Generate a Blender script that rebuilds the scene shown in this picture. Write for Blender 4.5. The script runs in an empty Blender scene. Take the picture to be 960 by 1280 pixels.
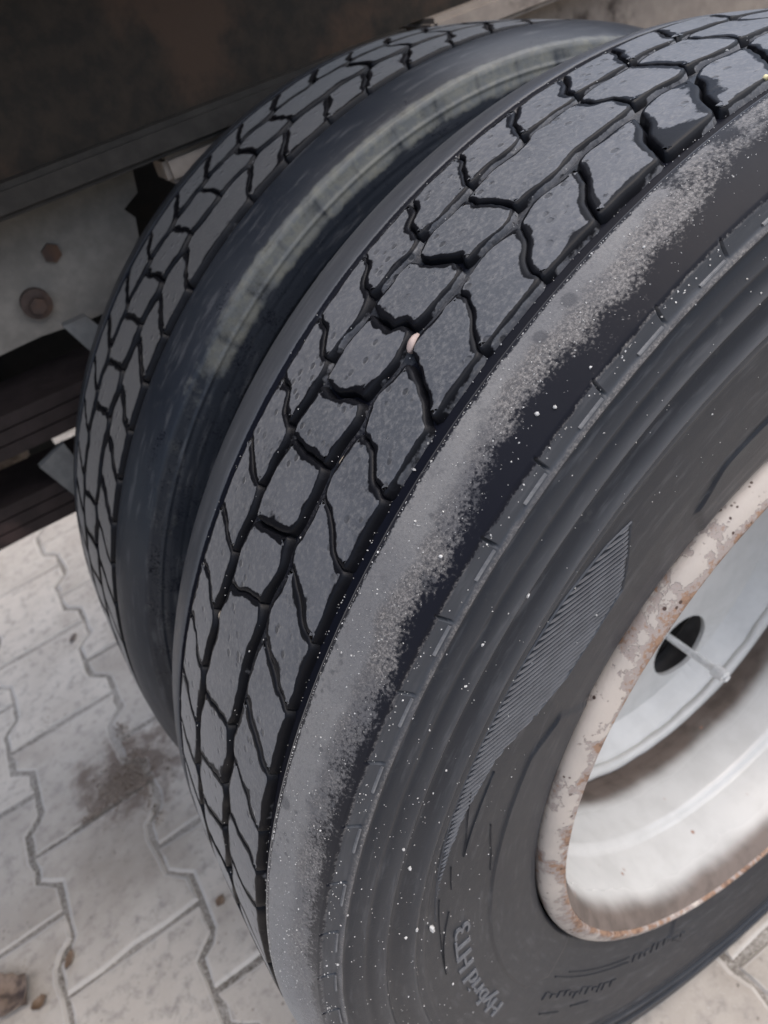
import bpy, bmesh, math, random
from math import sin, cos, radians, pi, sqrt, exp, atan2, hypot
from mathutils import Vector, Matrix
from mathutils import noise as mnoise
from mathutils.geometry import delaunay_2d_cdt

random.seed(7)
scene = bpy.context.scene
COL = scene.collection
H = 0.3542                      # axle height above the paving (m)
DUAL = 0.2504                   # distance between the two wheels of the pair

# ------------------------------------------------------------------ camera
cd = bpy.data.cameras.new('camera')
cam = bpy.data.objects.new('camera', cd)
COL.objects.link(cam)
cam.matrix_world = Matrix((
    (0.82113071, 0.49490557, -0.28427600, -0.31595847),
    (-0.52095170, 0.44645352, -0.72752222, -0.25636759),
    (-0.23313878, 0.74548490, 0.62441859, 0.46090131 + H),
    (0, 0, 0, 1)))
cd.sensor_fit = 'VERTICAL'
cd.sensor_height = 36.0
cd.sensor_width = 27.0
cd.lens = 26.383
cd.clip_start = 0.01
cd.clip_end = 400
cd.dof.use_dof = True
cd.dof.focus_distance = 0.295
cd.dof.aperture_fstop = 13.0
scene.camera = cam

# ------------------------------------------------------------------ light
SUN_EL, SUN_AZ = 68.0, 122.0     # azimuth measured from +Y clockwise (towards +X)
world = bpy.data.worlds.new('World')
scene.world = world
world.use_nodes = True
wn = world.node_tree.nodes
sky = wn.new('ShaderNodeTexSky')
sky.sky_type = 'NISHITA'
sky.sun_disc = False
sky.sun_elevation = radians(SUN_EL)
sky.sun_rotation = radians(SUN_AZ)
sky.air_density = 1.0
sky.dust_density = 4.0
sky.ozone_density = 1.0
wn['Background'].inputs['Strength'].default_value = 0.11
world.node_tree.links.new(sky.outputs[0], wn['Background'].inputs[0])
sd = bpy.data.lights.new('sun', 'SUN')
sd.energy = 1.5
sd.angle = radians(100)
sd.color = (1.0, 0.995, 0.985)
sun = bpy.data.objects.new('sun', sd)
COL.objects.link(sun)
sv = Vector((sin(radians(SUN_AZ)) * cos(radians(SUN_EL)), cos(radians(SUN_AZ)) * cos(radians(SUN_EL)), sin(radians(SUN_EL))))
sun.rotation_euler = sv.to_track_quat('Z', 'Y').to_euler()
scene.view_settings.view_transform = 'Standard'
scene.view_settings.look = 'None'
scene.view_settings.exposure = 0.98
scene.view_settings.gamma = 1.0
scene.cycles.use_denoising = True
scene.cycles.max_bounces = 6
scene.cycles.caustics_reflective = False
scene.cycles.caustics_refractive = False
scene.cycles.sample_clamp_indirect = 4.0

# ------------------------------------------------------------------ node helpers
class NT:
    def __init__(s, name):
        s.m = bpy.data.materials.new(name)
        s.m.use_nodes = True
        s.t = s.m.node_tree
        s.b = s.t.nodes['Principled BSDF']
    def n(s, kind, **kw):
        nd = s.t.nodes.new(kind)
        for k, v in kw.items():
            setattr(nd, k, v)
        return nd
    def put(s, sock, v):
        if isinstance(v, bpy.types.NodeSocket):
            s.t.links.new(v, sock)
        elif isinstance(v, (tuple, list)) and len(v) == 3 and sock.type == 'RGBA':
            sock.default_value = (*v, 1)
        else:
            sock.default_value = v
    def math(s, op, a, b=0.0, clamp=False):
        nd = s.n('ShaderNodeMath', operation=op)
        nd.use_clamp = clamp
        s.put(nd.inputs[0], a)
        s.put(nd.inputs[1], b)
        return nd.outputs[0]
    def mix(s, f, a, b):
        nd = s.n('ShaderNodeMix', data_type='RGBA')
        s.put(nd.inputs[0], f)
        s.put(nd.inputs[6], a)  # last points brown: dirt plus painted corner shade beside the disc
        s.put(nd.inputs[7], b)
        return nd.outputs[2]
    def lerp(s, f, a, b):
        nd = s.n('ShaderNodeMix', data_type='FLOAT')
        s.put(nd.inputs[0], f)
        s.put(nd.inputs[2], a)
        s.put(nd.inputs[3], b)
        return nd.outputs[0]
    def step(s, v, lo, hi):
        nd = s.n('ShaderNodeMapRange', interpolation_type='SMOOTHSTEP')
        s.put(nd.inputs[0], v)
        nd.inputs[1].default_value = lo
        nd.inputs[2].default_value = hi
        return nd.outputs[0]
    def co(s, which='Object'):
        if not hasattr(s, '_tc'):
            s._tc = s.n('ShaderNodeTexCoord')
        return s._tc.outputs[which]
    def noise(s, scale, detail=4, rough=0.55, co=None, dist=0.0):
        nd = s.n('ShaderNodeTexNoise')
        s.put(nd.inputs['Vector'], co or s.co())
        nd.inputs['Scale'].default_value = scale
        nd.inputs['Detail'].default_value = detail
        nd.inputs['Roughness'].default_value = rough
        nd.inputs['Distortion'].default_value = dist
        return nd.outputs[0]
    def voronoi(s, scale, co=None, feature='F1'):
        nd = s.n('ShaderNodeTexVoronoi', feature=feature)
        s.put(nd.inputs['Vector'], co or s.co())
        nd.inputs['Scale'].default_value = scale
        return nd.outputs['Distance']
    def stretch(s, sc):
        nd = s.n('ShaderNodeVectorMath', operation='MULTIPLY')
        s.put(nd.inputs[0], s.co())
        nd.inputs[1].default_value = sc
        return nd.outputs[0]
    def attr(s, name):
        return s.n('ShaderNodeAttribute', attribute_name=name).outputs['Fac']
    def rnd(s):
        return s.n('ShaderNodeObjectInfo').outputs['Random']
    def bump(s, h, dist, strength=1.0, prev=None):
        nd = s.n('ShaderNodeBump')
        nd.inputs['Distance'].default_value = dist
        s.put(nd.inputs['Strength'], strength)
        s.put(nd.inputs['Height'], h)
        if prev:
            s.put(nd.inputs['Normal'], prev)
        return nd.outputs[0]
    def done(s, color, rough, normal=None, metal=0.0, spec=0.5, sheen=None):
        if sheen is not None:
            s.put(s.b.inputs['Sheen Weight'], sheen)
            s.b.inputs['Sheen Roughness'].default_value = 0.45
        s.put(s.b.inputs['Base Color'], color)
        s.put(s.b.inputs['Roughness'], rough)
        s.put(s.b.inputs['Metallic'], metal)
        s.put(s.b.inputs['Specular IOR Level'], spec)
        if normal:
            s.put(s.b.inputs['Normal'], normal)
        return s.m

def mat_tread(name='worn_tread_rubber', dust=1.0):
    s = NT(name)
    edge = s.attr('wet')
    n1 = s.noise(70, 6, 0.6)
    n2 = s.noise(16, 3)
    n3 = s.noise(420, 4, 0.7)
    w = s.math('ADD', edge, s.math('MULTIPLY', s.math('SUBTRACT', n1, 0.5), 1.7))
    w = s.math('ADD', w, s.math('MULTIPLY', s.math('SUBTRACT', n2, 0.5), 0.8))
    wet = s.step(w, 0.46, 0.62)
    dry = s.mix(s.step(n2, 0.35, 0.65), (0.052, 0.056, 0.065), (0.078, 0.081, 0.091))
    dry = s.mix(s.math('MULTIPLY', s.step(n1, 0.48, 0.66), 0.6), dry, (0.046, 0.049, 0.058))
    dry = s.mix(s.step(n3, 0.42, 0.75), dry, (0.125, 0.124, 0.126))
    v = s.voronoi(170)
    pit = s.math('MULTIPLY', s.step(v, 0.36, 0.20), s.step(s.noise(45, 2), 0.48, 0.60))
    cut = s.math('MULTIPLY', s.step(s.voronoi(120, s.stretch((1.0, 3.2, 1.0))), 0.13, 0.07), s.step(s.noise(30, 2), 0.50, 0.58))
    pit = s.math('MAXIMUM', pit, cut)
    dry = s.mix(s.math('MULTIPLY', pit, 0.85), dry, (0.020, 0.021, 0.025))
    if dust != 1.0:  # shade on the farther tyre, painted as a darker rubber colour
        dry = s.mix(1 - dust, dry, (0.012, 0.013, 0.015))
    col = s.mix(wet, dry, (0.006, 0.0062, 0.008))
    rough = s.lerp(wet, s.lerp(n3, 0.44, 0.60), 0.40)
    h = s.math('SUBTRACT', s.math('MULTIPLY', n3, 0.6), pit)
    return s.done(col, rough, s.bump(h, 0.0006, s.lerp(wet, 0.65, 0.15)), spec=s.lerp(wet, 0.5, 0.14), sheen=s.lerp(wet, 0.25, 0.0))

def mat_tyre():
    s = NT('tyre_rubber')
    wetb = s.attr('wet')
    dust = s.attr('dust')
    grime = s.attr('mould')
    n1 = s.noise(75, 6, 0.62)
    n2 = s.noise(14, 3)
    n3 = s.noise(950, 4, 0.75)
    n4 = s.noise(160, 4, 0.6)
    n5 = s.noise(700, 3, 0.7)
    w = s.math('ADD', wetb, s.math('MULTIPLY', s.math('SUBTRACT', n1, 0.5), 1.5))
    w = s.math('ADD', w, s.math('MULTIPLY', s.math('SUBTRACT', n2, 0.5), 0.9))
    w = s.math('ADD', w, s.math('MULTIPLY', s.math('SUBTRACT', n5, 0.5), 2.0))
    wet = s.step(w, 0.26, 0.84)
    base = s.mix(s.step(n2, 0.3, 0.7), (0.013, 0.016, 0.022), (0.019, 0.022, 0.028))
    sx = s.n('ShaderNodeSeparateXYZ')
    s.put(sx.inputs[0], s.co())
    rad = s.math('SQRT', s.math('ADD', s.math('MULTIPLY', sx.outputs[0], sx.outputs[0]), s.math('MULTIPLY', sx.outputs[2], sx.outputs[2])))
    ang = s.math('ARCTAN2', sx.outputs[2], sx.outputs[0])
    cb = s.n('ShaderNodeCombineXYZ')
    s.put(cb.inputs[0], s.math('MULTIPLY', rad, 260.0))
    s.put(cb.inputs[1], s.math('MULTIPLY', ang, 12.0))
    s.put(cb.inputs[2], s.math('MULTIPLY', sx.outputs[1], 260.0))
    streak = s.noise(1.0, 4, 0.6, cb.outputs[0])
    base = s.mix(s.math('MULTIPLY', s.step(streak, 0.52, 0.72), 0.7), base, (0.056, 0.059, 0.066))
    base = s.mix(s.math('MULTIPLY', s.step(n4, 0.60, 0.74), 0.35), base, (0.055, 0.056, 0.058))
    # gritty abraded rubber
    gr = s.mix(s.step(n3, 0.40, 0.68), (0.070, 0.066, 0.066), (0.230, 0.214, 0.200))
    pit = s.math('MULTIPLY', s.step(s.voronoi(150), 0.26, 0.15), s.step(n2, 0.42, 0.60))
    gr = s.mix(s.math('MULTIPLY', pit, 0.8), gr, (0.035, 0.035, 0.039))
    gr = s.mix(s.math('MULTIPLY', s.step(n5, 0.48, 0.66), 0.6), gr, (0.070, 0.070, 0.075))
    gr = s.mix(s.math('MULTIPLY', s.step(s.noise(19, 5, 0.62), 0.46, 0.66), 0.8), gr, (0.082, 0.081, 0.086))
    bp = s.math('MULTIPLY', s.step(s.voronoi(62), 0.24, 0.15), s.step(s.noise(9, 2), 0.45, 0.58))
    gr = s.mix(s.math('MULTIPLY', bp, 0.75), gr, (0.040, 0.040, 0.045))
    smo = s.step(s.math('ADD', s.attr('smooth'), s.math('MULTIPLY', s.math('SUBTRACT', n1, 0.5), 1.2)), 0.25, 0.75)
    flat = s.mix(s.step(n2, 0.38, 0.62), (0.135, 0.133, 0.135), (0.180, 0.175, 0.171))
    flat = s.mix(s.math('MULTIPLY', s.step(n4, 0.56, 0.70), 0.5), flat, (0.085, 0.084, 0.088))
    fl = s.math('MULTIPLY', s.step(s.voronoi(240), 0.34, 0.16), s.step(s.noise(34, 3), 0.44, 0.60))
    flat = s.mix(s.math('MULTIPLY', fl, 0.75), flat, (0.048, 0.048, 0.053))
    flat = s.mix(s.math('MULTIPLY', s.step(n5, 0.50, 0.70), 0.40), flat, (0.085, 0.083, 0.084))
    flat = s.mix(s.math('MULTIPLY', bp, 0.7), flat, (0.05, 0.05, 0.055))
    gr = s.mix(s.math('MULTIPLY', smo, 0.85), gr, flat)
    wa = s.math('MULTIPLY', s.attr('worn'), s.math('ADD', 0.55, s.math('MULTIPLY', streak, 0.9)))
    base = s.mix(wa, base, (0.098, 0.101, 0.108))
    dn = s.step(s.math('ADD', dust, s.math('MULTIPLY', s.math('SUBTRACT', n1, 0.5), 0.7)), 0.30, 0.75)
    col = s.mix(dn, base, gr)
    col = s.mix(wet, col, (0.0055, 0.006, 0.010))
    gm = s.step(s.math('ADD', s.math('ADD', grime, s.math('MULTIPLY', s.math('SUBTRACT', n4, 0.5), 0.9)), s.math('MULTIPLY', s.math('SUBTRACT', n1, 0.5), 1.1)), 0.30, 0.95)
    gcol = s.mix(s.step(n4, 0.35, 0.65), (0.125, 0.125, 0.108), (0.085, 0.090, 0.090))
    col = s.mix(gm, col, gcol)
    rough = s.lerp(wet, s.lerp(dn, s.lerp(n4, 0.33, 0.44), 0.62), 0.36)
    b = s.bump(n3, 0.0005, s.math('MULTIPLY', s.lerp(dn, 0.12, 0.7), s.math('SUBTRACT', 1.0, wet)))
    b = s.bump(n1, 0.0008, 0.12, b)
    return s.done(col, rough, b, spec=s.lerp(wet, 0.30, 0.07), sheen=s.math('MULTIPLY', dn, 0.3))

def mat_plain(name, c1, c2, rough=0.6, scale=60, bump=0.0, metal=0.0, spec=0.5):
    s = NT(name)
    n = s.noise(scale, 5, 0.6)
    col = s.mix(s.step(n, 0.35, 0.65), c1, c2)
    return s.done(col, rough, s.bump(n, bump, 0.6) if bump else None, metal, spec)

def mat_flange():
    s = NT('rusty_beige_flange_paint')
    rust = s.attr('rust')
    n1 = s.noise(85, 6, 0.62)
    n2 = s.noise(240, 5, 0.65)
    n0 = s.noise(20, 3)
    paint = s.mix(s.step(n0, 0.35, 0.65), (0.53, 0.465, 0.405), (0.44, 0.39, 0.345))
    grey = s.mix(n2, (0.27, 0.22, 0.20), (0.42, 0.36, 0.32))
    v = s.math('ADD', rust, s.math('MULTIPLY', s.math('SUBTRACT', n1, 0.5), 2.4))
    v = s.math('ADD', v, s.math('MULTIPLY', s.math('SUBTRACT', n0, 0.5), 1.6))
    v = s.math('ADD', v, s.math('MULTIPLY', s.math('SUBTRACT', n2, 0.5), 0.9))
    col = s.mix(s.step(v, 0.45, 0.62), paint, grey)
    rc = s.mix(s.step(n2, 0.4, 0.62), (0.14, 0.075, 0.05), (0.30, 0.185, 0.12))
    col = s.mix(s.step(s.math('ADD', v, s.math('MULTIPLY', s.math('SUBTRACT', n2, 0.5), 0.8)), 0.70, 0.98), col, rc)
    # small dark chips
    ch = s.math('MULTIPLY', s.step(s.voronoi(190), 0.24, 0.14), s.step(s.noise(60, 2), 0.5, 0.58))
    col = s.mix(ch, col, (0.07, 0.04, 0.03))
    h = s.math('ADD', s.step(v, 0.5, 0.56), s.math('MULTIPLY', n2, 0.6))
    return s.done(col, 0.55, s.bump(h, -0.0006, 0.7), spec=0.4)

def mat_rim():
    s = NT('white_rim_paint')
    dirt = s.attr('rust')
    n1 = s.noise(38, 5, 0.6)
    n2 = s.noise(150, 4, 0.6)
    col = s.mix(s.step(n1, 0.35, 0.7), (0.56, 0.552, 0.53), (0.50, 0.492, 0.47))
    v = s.math('ADD', dirt, s.math('MULTIPLY', s.math('SUBTRACT', s.noise(16, 3), 0.5), 0.8))
    d = s.step(v, 0.12, 0.95)
    col = s.mix(d, col, s.mix(s.step(n1, 0.4, 0.65), (0.15, 0.118, 0.10), (0.10, 0.078, 0.065)))
    sp = s.math('MULTIPLY', s.step(s.voronoi(70), 0.16, 0.08), s.step(s.noise(25, 2), 0.54, 0.60))
    col = s.mix(sp, col, (0.30, 0.17, 0.12))
    return s.done(col, s.lerp(d, 0.27, 0.7), s.bump(n1, 0.0004, 0.3), spec=0.5)

def mat_paver(name, a, b):
    s = NT(name)
    r = s.rnd()
    nn = s.n('ShaderNodeVectorMath', operation='ADD')
    s.put(nn.inputs[0], s.co())
    cb = s.n('ShaderNodeCombineXYZ')
    s.put(cb.inputs[0], s.math('MULTIPLY', r, 17.0))
    s.put(cb.inputs[1], s.math('MULTIPLY', r, 31.0))
    s.put(nn.inputs[1], cb.outputs[0])
    co = nn.outputs[0]
    n1 = s.noise(9, 5, 0.6, co)
    n2 = s.noise(60, 6, 0.68, co)
    n3 = s.noise(330, 3, 0.7, co)
    col = s.mix(s.step(n1, 0.35, 0.68), a, b)
    hv = s.n('ShaderNodeHueSaturation')
    s.put(hv.inputs['Value'], s.math('ADD', 0.90, s.math('MULTIPLY', r, 0.2)))
    s.put(hv.inputs['Color'], col)
    col = s.mix(s.step(n2, 0.47, 0.70), hv.outputs[0], (0.29, 0.262, 0.235))
    col = s.mix(s.math('MULTIPLY', s.step(n3, 0.56, 0.75), 0.5), col, (0.56, 0.53, 0.50))
    pit = s.math('MULTIPLY', s.step(s.voronoi(95, co), 0.20, 0.09), s.step(n1, 0.5, 0.62))
    col = s.mix(s.math('MULTIPLY', pit, 0.65), col, (0.15, 0.13, 0.11))
    geo = s.n('ShaderNodeNewGeometry').outputs['Position']
    big = s.noise(4.5, 5, 0.62, geo)
    col = s.mix(s.math('MULTIPLY', s.step(big, 0.48, 0.68), 0.6), col, (0.25, 0.215, 0.18))
    vd = s.n('ShaderNodeVectorMath', operation='DISTANCE')
    s.put(vd.inputs[0], geo)
    vd.inputs[1].default_value = (-0.482, 0.505, 0.0)
    st = s.math('ADD', s.math('DIVIDE', vd.outputs['Value'], 0.092), s.math('MULTIPLY', s.math('SUBTRACT', s.noise(32, 5, 0.6, geo), 0.5), 2.2))
    col = s.mix(s.math('MULTIPLY', s.step(st, 1.0, 0.35), 0.85), col, (0.135, 0.10, 0.08))
    edge = s.attr('edge')
    e = s.step(s.math('ADD', edge, s.math('MULTIPLY', s.math('SUBTRACT', n2, 0.5), 0.9)), 0.5, 0.85)
    col = s.mix(s.math('MULTIPLY', e, 0.45), col, (0.56, 0.53, 0.49))
    h = s.math('SUBTRACT', s.math('ADD', s.math('MULTIPLY', n2, 0.7), s.math('MULTIPLY', n3, 0.35)), pit)
    return s.done(col, 0.86, s.bump(h, 0.0013, 0.6), spec=0.3)

def mat_sand():
    s = NT('joint_sand')
    n1 = s.noise(7, 4)
    n2 = s.noise(420, 4, 0.7)
    col = s.mix(s.step(n1, 0.35, 0.6), (0.31, 0.28, 0.25), (0.13, 0.11, 0.09))
    col = s.mix(s.step(n2, 0.4, 0.7), col, (0.44, 0.41, 0.37))
    return s.done(col, 0.92, s.bump(n2, 0.002, 0.8), spec=0.2)

def mat_rusty(name, base, base2, rustc, amount=0.5, rough=0.7):
    s = NT(name)
    n1 = s.noise(14, 5, 0.6)
    n2 = s.noise(70, 5, 0.65)
    col = s.mix(s.step(n2, 0.35, 0.7), base, base2)
    col = s.mix(s.step(n1, amount, amount + 0.16), col, rustc)
    return s.done(col, rough, s.bump(n2, 0.001, 0.5), spec=0.3)

M = dict(
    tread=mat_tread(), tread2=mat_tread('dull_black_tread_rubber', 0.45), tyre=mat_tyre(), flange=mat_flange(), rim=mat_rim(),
    paver=mat_paver('concrete_paver', (0.475, 0.430, 0.378), (0.405, 0.362, 0.315)),
    sand=mat_sand(),
    grit=mat_plain('white_grit', (0.58, 0.57, 0.55), (0.36, 0.35, 0.33), 0.7, 900),
    emboss=mat_plain('raised_rubber', (0.10, 0.105, 0.115), (0.135, 0.14, 0.15), 0.5, 300),
    hatch=mat_plain('hatched_rubber', (0.052, 0.055, 0.063), (0.075, 0.079, 0.088), 0.5, 120, 0.0, 0.0, 0.4),
    bar=mat_plain('scuffed_rubber', (0.11, 0.112, 0.118), (0.18, 0.18, 0.182), 0.55, 260),
    valve=mat_plain('valve_metal', (0.74, 0.74, 0.73), (0.6, 0.6, 0.59), 0.3, 300, 0, 0.2),
    beam=mat_rusty('rusty_chassis_paint', (0.018, 0.014, 0.010), (0.034, 0.024, 0.016), (0.058, 0.034, 0.021), 0.47),
    flangepaint=mat_rusty('dusty_chassis_paint', (0.028, 0.024, 0.020), (0.042, 0.036, 0.030), (0.11, 0.09, 0.072), 0.62),
    bracket=mat_rusty('grey_bracket_paint', (0.175, 0.16, 0.14), (0.225, 0.205, 0.18), (0.12, 0.09, 0.07), 0.62),
    bolt=mat_rusty('rusty_bolt', (0.07, 0.05, 0.042), (0.05, 0.033, 0.027), (0.10, 0.055, 0.035), 0.5),
    leafs=mat_rusty('rusty_spring_steel', (0.020, 0.014, 0.013), (0.03, 0.021, 0.020), (0.06, 0.038, 0.034), 0.55),
    strap=mat_rusty('grey_clamp_paint', (0.13, 0.13, 0.128), (0.17, 0.17, 0.165), (0.10, 0.08, 0.07), 0.6),
    dark=mat_rusty('dark_axle_paint', (0.008, 0.008, 0.008), (0.012, 0.012, 0.011), (0.014, 0.011, 0.009), 0.55),
    dusty=mat_rusty('dusty_brown_paint', (0.27, 0.222, 0.185), (0.33, 0.275, 0.225), (0.06, 0.043, 0.034), 0.56),
    leaf=mat_plain('dry_leaf_brown', (0.12, 0.075, 0.045), (0.22, 0.15, 0.10), 0.7, 120, 0.0006),
    leaf2=mat_plain('rotten_leaf_brown', (0.05, 0.034, 0.028), (0.22, 0.16, 0.12), 0.7, 75, 0.0008),
    soil=mat_plain('dark_soil', (0.16, 0.125, 0.10), (0.27, 0.22, 0.18), 0.95, 300, 0.001),
    pebpink=mat_plain('pink_pebble', (0.36, 0.28, 0.25), (0.30, 0.22, 0.19), 0.55, 200),
    pebtan=mat_plain('tan_pebble', (0.33, 0.27, 0.20), (0.42, 0.36, 0.28), 0.6, 300),
    pebyel=mat_plain('yellow_pebble', (0.70, 0.62, 0.36), (0.55, 0.46, 0.24), 0.6, 300),
)

# ------------------------------------------------------------------ object helpers
def link(o, parent=None):
    COL.objects.link(o)
    if parent:
        o.parent = parent
    return o

def mesh_obj(name, verts, faces, mat, parent=None, smooth=False, attrs=None):
    me = bpy.data.meshes.new(name)
    me.from_pydata(verts, [], faces)
    if attrs:
        for k, vals in attrs.items():
            a = me.attributes.new(k, 'FLOAT', 'POINT')
            a.data.foreach_set('value', vals)
    if smooth:
        me.polygons.foreach_set('use_smooth', [True] * len(me.polygons))
    me.materials.append(mat)
    me.update()
    return link(bpy.data.objects.new(name, me), parent)

def bm_obj(name, bm, mat, parent=None, smooth=False):
    me = bpy.data.meshes.new(name)
    bmesh.ops.recalc_face_normals(bm, faces=bm.faces)
    bm.to_mesh(me)
    bm.free()
    if smooth:
        me.polygons.foreach_set('use_smooth', [True] * len(me.polygons))
    me.materials.append(mat)
    return link(bpy.data.objects.new(name, me), parent)

def empty(name, loc, label, cat, group=None):
    o = bpy.data.objects.new(name, None)
    o.location = loc
    o.empty_display_size = 0.05
    COL.objects.link(o)
    o['label'] = label
    o['category'] = cat
    if group:
        o['group'] = group
    return o

def tag(o, label, cat, group=None):
    o['label'] = label
    o['category'] = cat
    if group:
        o['group'] = group
    return o

def box(bm, x0, x1, y0, y1, z0, z1, bevel=0.0):
    r = bmesh.ops.create_cube(bm, size=1.0)
    for v in r['verts']:
        v.co = Vector((x0 + (v.co.x + 0.5) * (x1 - x0), y0 + (v.co.y + 0.5) * (y1 - y0), z0 + (v.co.z + 0.5) * (z1 - z0)))
    if bevel:
        es = set(e for v in r['verts'] for e in v.link_edges)
        bmesh.ops.bevel(bm, geom=list(es), offset=bevel, segments=2, affect='EDGES')
    return r['verts']

def rod(bm, a, b, r, seg=16):
    a, b = Vector(a), Vector(b)
    d = b - a
    m = Matrix.Translation((a + b) / 2) @ d.to_track_quat('Z', 'Y').to_matrix().to_4x4()
    bmesh.ops.create_cone(bm, cap_ends=True, segments=seg, radius1=r, radius2=r, depth=d.length, matrix=m)

def smoothstep(a, b, x):
    t = min(1.0, max(0.0, (x - a) / (b - a)))
    return t * t * (3 - 2 * t)

def interp(x, pts):
    if x <= pts[0][0]:
        return pts[0][1]
    for (x0, y0), (x1, y1) in zip(pts, pts[1:]):
        if x <= x1:
            return y0 + (y1 - y0) * (x - x0) / (x1 - x0)
    return pts[-1][1]

# ------------------------------------------------------------------ paving
gv = [(-80, -80, -0.0035), (80, -80, -0.0035), (80, 80, -0.0035), (-80, 80, -0.0035)]
pavement = mesh_obj('pavement', gv, [(0, 1, 2, 3)], M['sand'])
pavement['kind'] = 'structure'
PW, PL, PD, PS = 0.1414, 0.1931, 0.0115, 0.011

def paver_mesh(seed):
    rnd = random.Random(seed)
    g = 0.0022
    wb, ww, l = PW / 2 + PD - g, PW / 2 - PD - g, PL / 2 - g
    q = PL / 4
    pts = [(-wb, -l), (wb, -l), (wb, -q - PS), (ww, -q + PS), (ww, q - PS), (wb, q + PS), (wb, l), (-wb, l),
           (-wb, q + PS), (-ww, q - PS), (-ww, -q + PS), (-wb, -q - PS)]
    out = []
    for i, p in enumerate(pts):                      # chips and slightly uneven arrises
        a, b = Vector(p), Vector(pts[(i + 1) % 12])
        n = 4 if (b - a).length > 0.05 else 2
        for k in range(n):
            c = a.lerp(b, k / n)
            out.append(c + Vector((rnd.uniform(-1, 1), rnd.uniform(-1, 1))) * (0.0011 if rnd.random() < 0.85 else 0.0030))
    n = len(out)
    nor = []
    for i in range(n):
        t = (out[(i + 1) % n] - out[i - 1]).normalized()
        nor.append(Vector((t.y, -t.x)))
    vs, at, fs = [], [], []
    def ring(off, z, e, jz=0.0):
        for p, m_ in zip(out, nor):
            c = p - m_ * off
            vs.append((c.x, c.y, z + rnd.uniform(-jz, jz)))
            at.append(e)
    ring(0, -0.03, 1)
    ring(0, -0.0035, 1, 0.0005)
    ring(0.0035, -0.0004, 0.9, 0.0003)
    ring(0.008, 0.0, 0.0)
    for r in range(3):
        for i in range(n):
            j = (i + 1) % n
            fs.append((r * n + i, r * n + j, (r + 1) * n + j, (r + 1) * n + i))
    fs.append(tuple(range(3 * n, 4 * n)))
    me = bpy.data.meshes.new('paver')
    me.from_pydata(vs, [], fs)
    a = me.attributes.new('edge', 'FLOAT', 'POINT')
    a.data.foreach_set('value', at)
    me.materials.append(M['paver'])
    return me

PM = [paver_mesh(s) for s in range(6)]
prnd = random.Random(3)
for c in range(-7, 12):                              # columns of interlocking blocks
    xc = -0.4747 + (c - 0.5) * PW
    half = 0.0 if c % 2 == 0 else 0.5
    for k in range(-2, 14):
        yc = 1.05 - (k + half + 0.5) * PL
        if not (-1.35 < xc < 1.1 and -1.0 < yc < 1.5):
            continue
        o = bpy.data.objects.new('paver', prnd.choice(PM))
        o.location = (xc, yc, prnd.uniform(-0.0022, 0.0008) - 0.0006)
        o.rotation_euler = (prnd.uniform(-0.006, 0.006), prnd.uniform(-0.006, 0.006), (pi if prnd.random() < 0.5 else 0) + prnd.uniform(-0.006, 0.006))
        link(o, pavement)

# ------------------------------------------------------------------ tyres
R2 = 0.3770
def crown(y):
    a = abs(y)
    r = R2 - 0.0015 * (a / 0.058) ** 2
    if a > 0.060:
        r -= 0.0092 * ((a - 0.060) / 0.0335) ** 2
    return r

SIDE = [(0.2283, 0.0825), (0.2300, 0.0850), (0.2350, 0.0872), (0.2500, 0.0905), (0.2700, 0.0938), (0.2850, 0.0955), (0.3000, 0.0968), (0.3200, 0.0978),
        (0.3400, 0.0978), (0.3500, 0.0968), (0.3560, 0.0952), (0.3610, 0.0938)]
RIBS = ((0.3445, 0.0010), (0.3335, 0.0026), (0.3175, 0.0026), (0.3115, 0.0010))
def side_y(r, th, ribs=1.0):
    """half width of the outer sidewall at radius r (positive)"""
    y = interp(r, SIDE)
    # stepped circumferential ribs
    for r0, w, hgt in ((0.3546, 0.0008, 0.0015),):
        y += ribs * hgt * exp(-((r - r0) / w) ** 2)
    for r0, hgt in RIBS:
        if r <= r0:                                  # saw-tooth steps: sharp inner edge, long outer slope
            y += ribs * hgt * max(0.0, 1 - (r0 - r) / 0.0020)
        else:
            y += ribs * hgt * max(0.0, 1 - (r - r0) / 0.0115)
    # raised plateaus near the bead
    if th is not None:
        for t0, t1, ra in ((-21, 39, 0.2672), (63.5, 128, 0.2655), (150, 205, 0.2665), (238, 300, 0.2660)):
            for tt in (th, th + 360):
                lim = ra - 0.010 * (1 - smoothstep(t0, t0 + 5, tt)) - 0.010 * smoothstep(t1 - 5, t1, tt)
                y += 0.0012 * smoothstep(lim + 0.0006, lim - 0.0006, r) * smoothstep(t0 - 0.5, t0 + 0.3, tt) * (1 - smoothstep(t1 - 0.3, t1 + 0.5, tt))
    return y

def flatten(x, y, z, r):
    """weight of the vehicle: the tread is pressed flat on the paving"""
    lim = -(H - 0.0004) + 0.0 * y
    if z < lim:
        k = (r - 0.30) / 0.077
        z = lim
    return x, y, z

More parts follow.
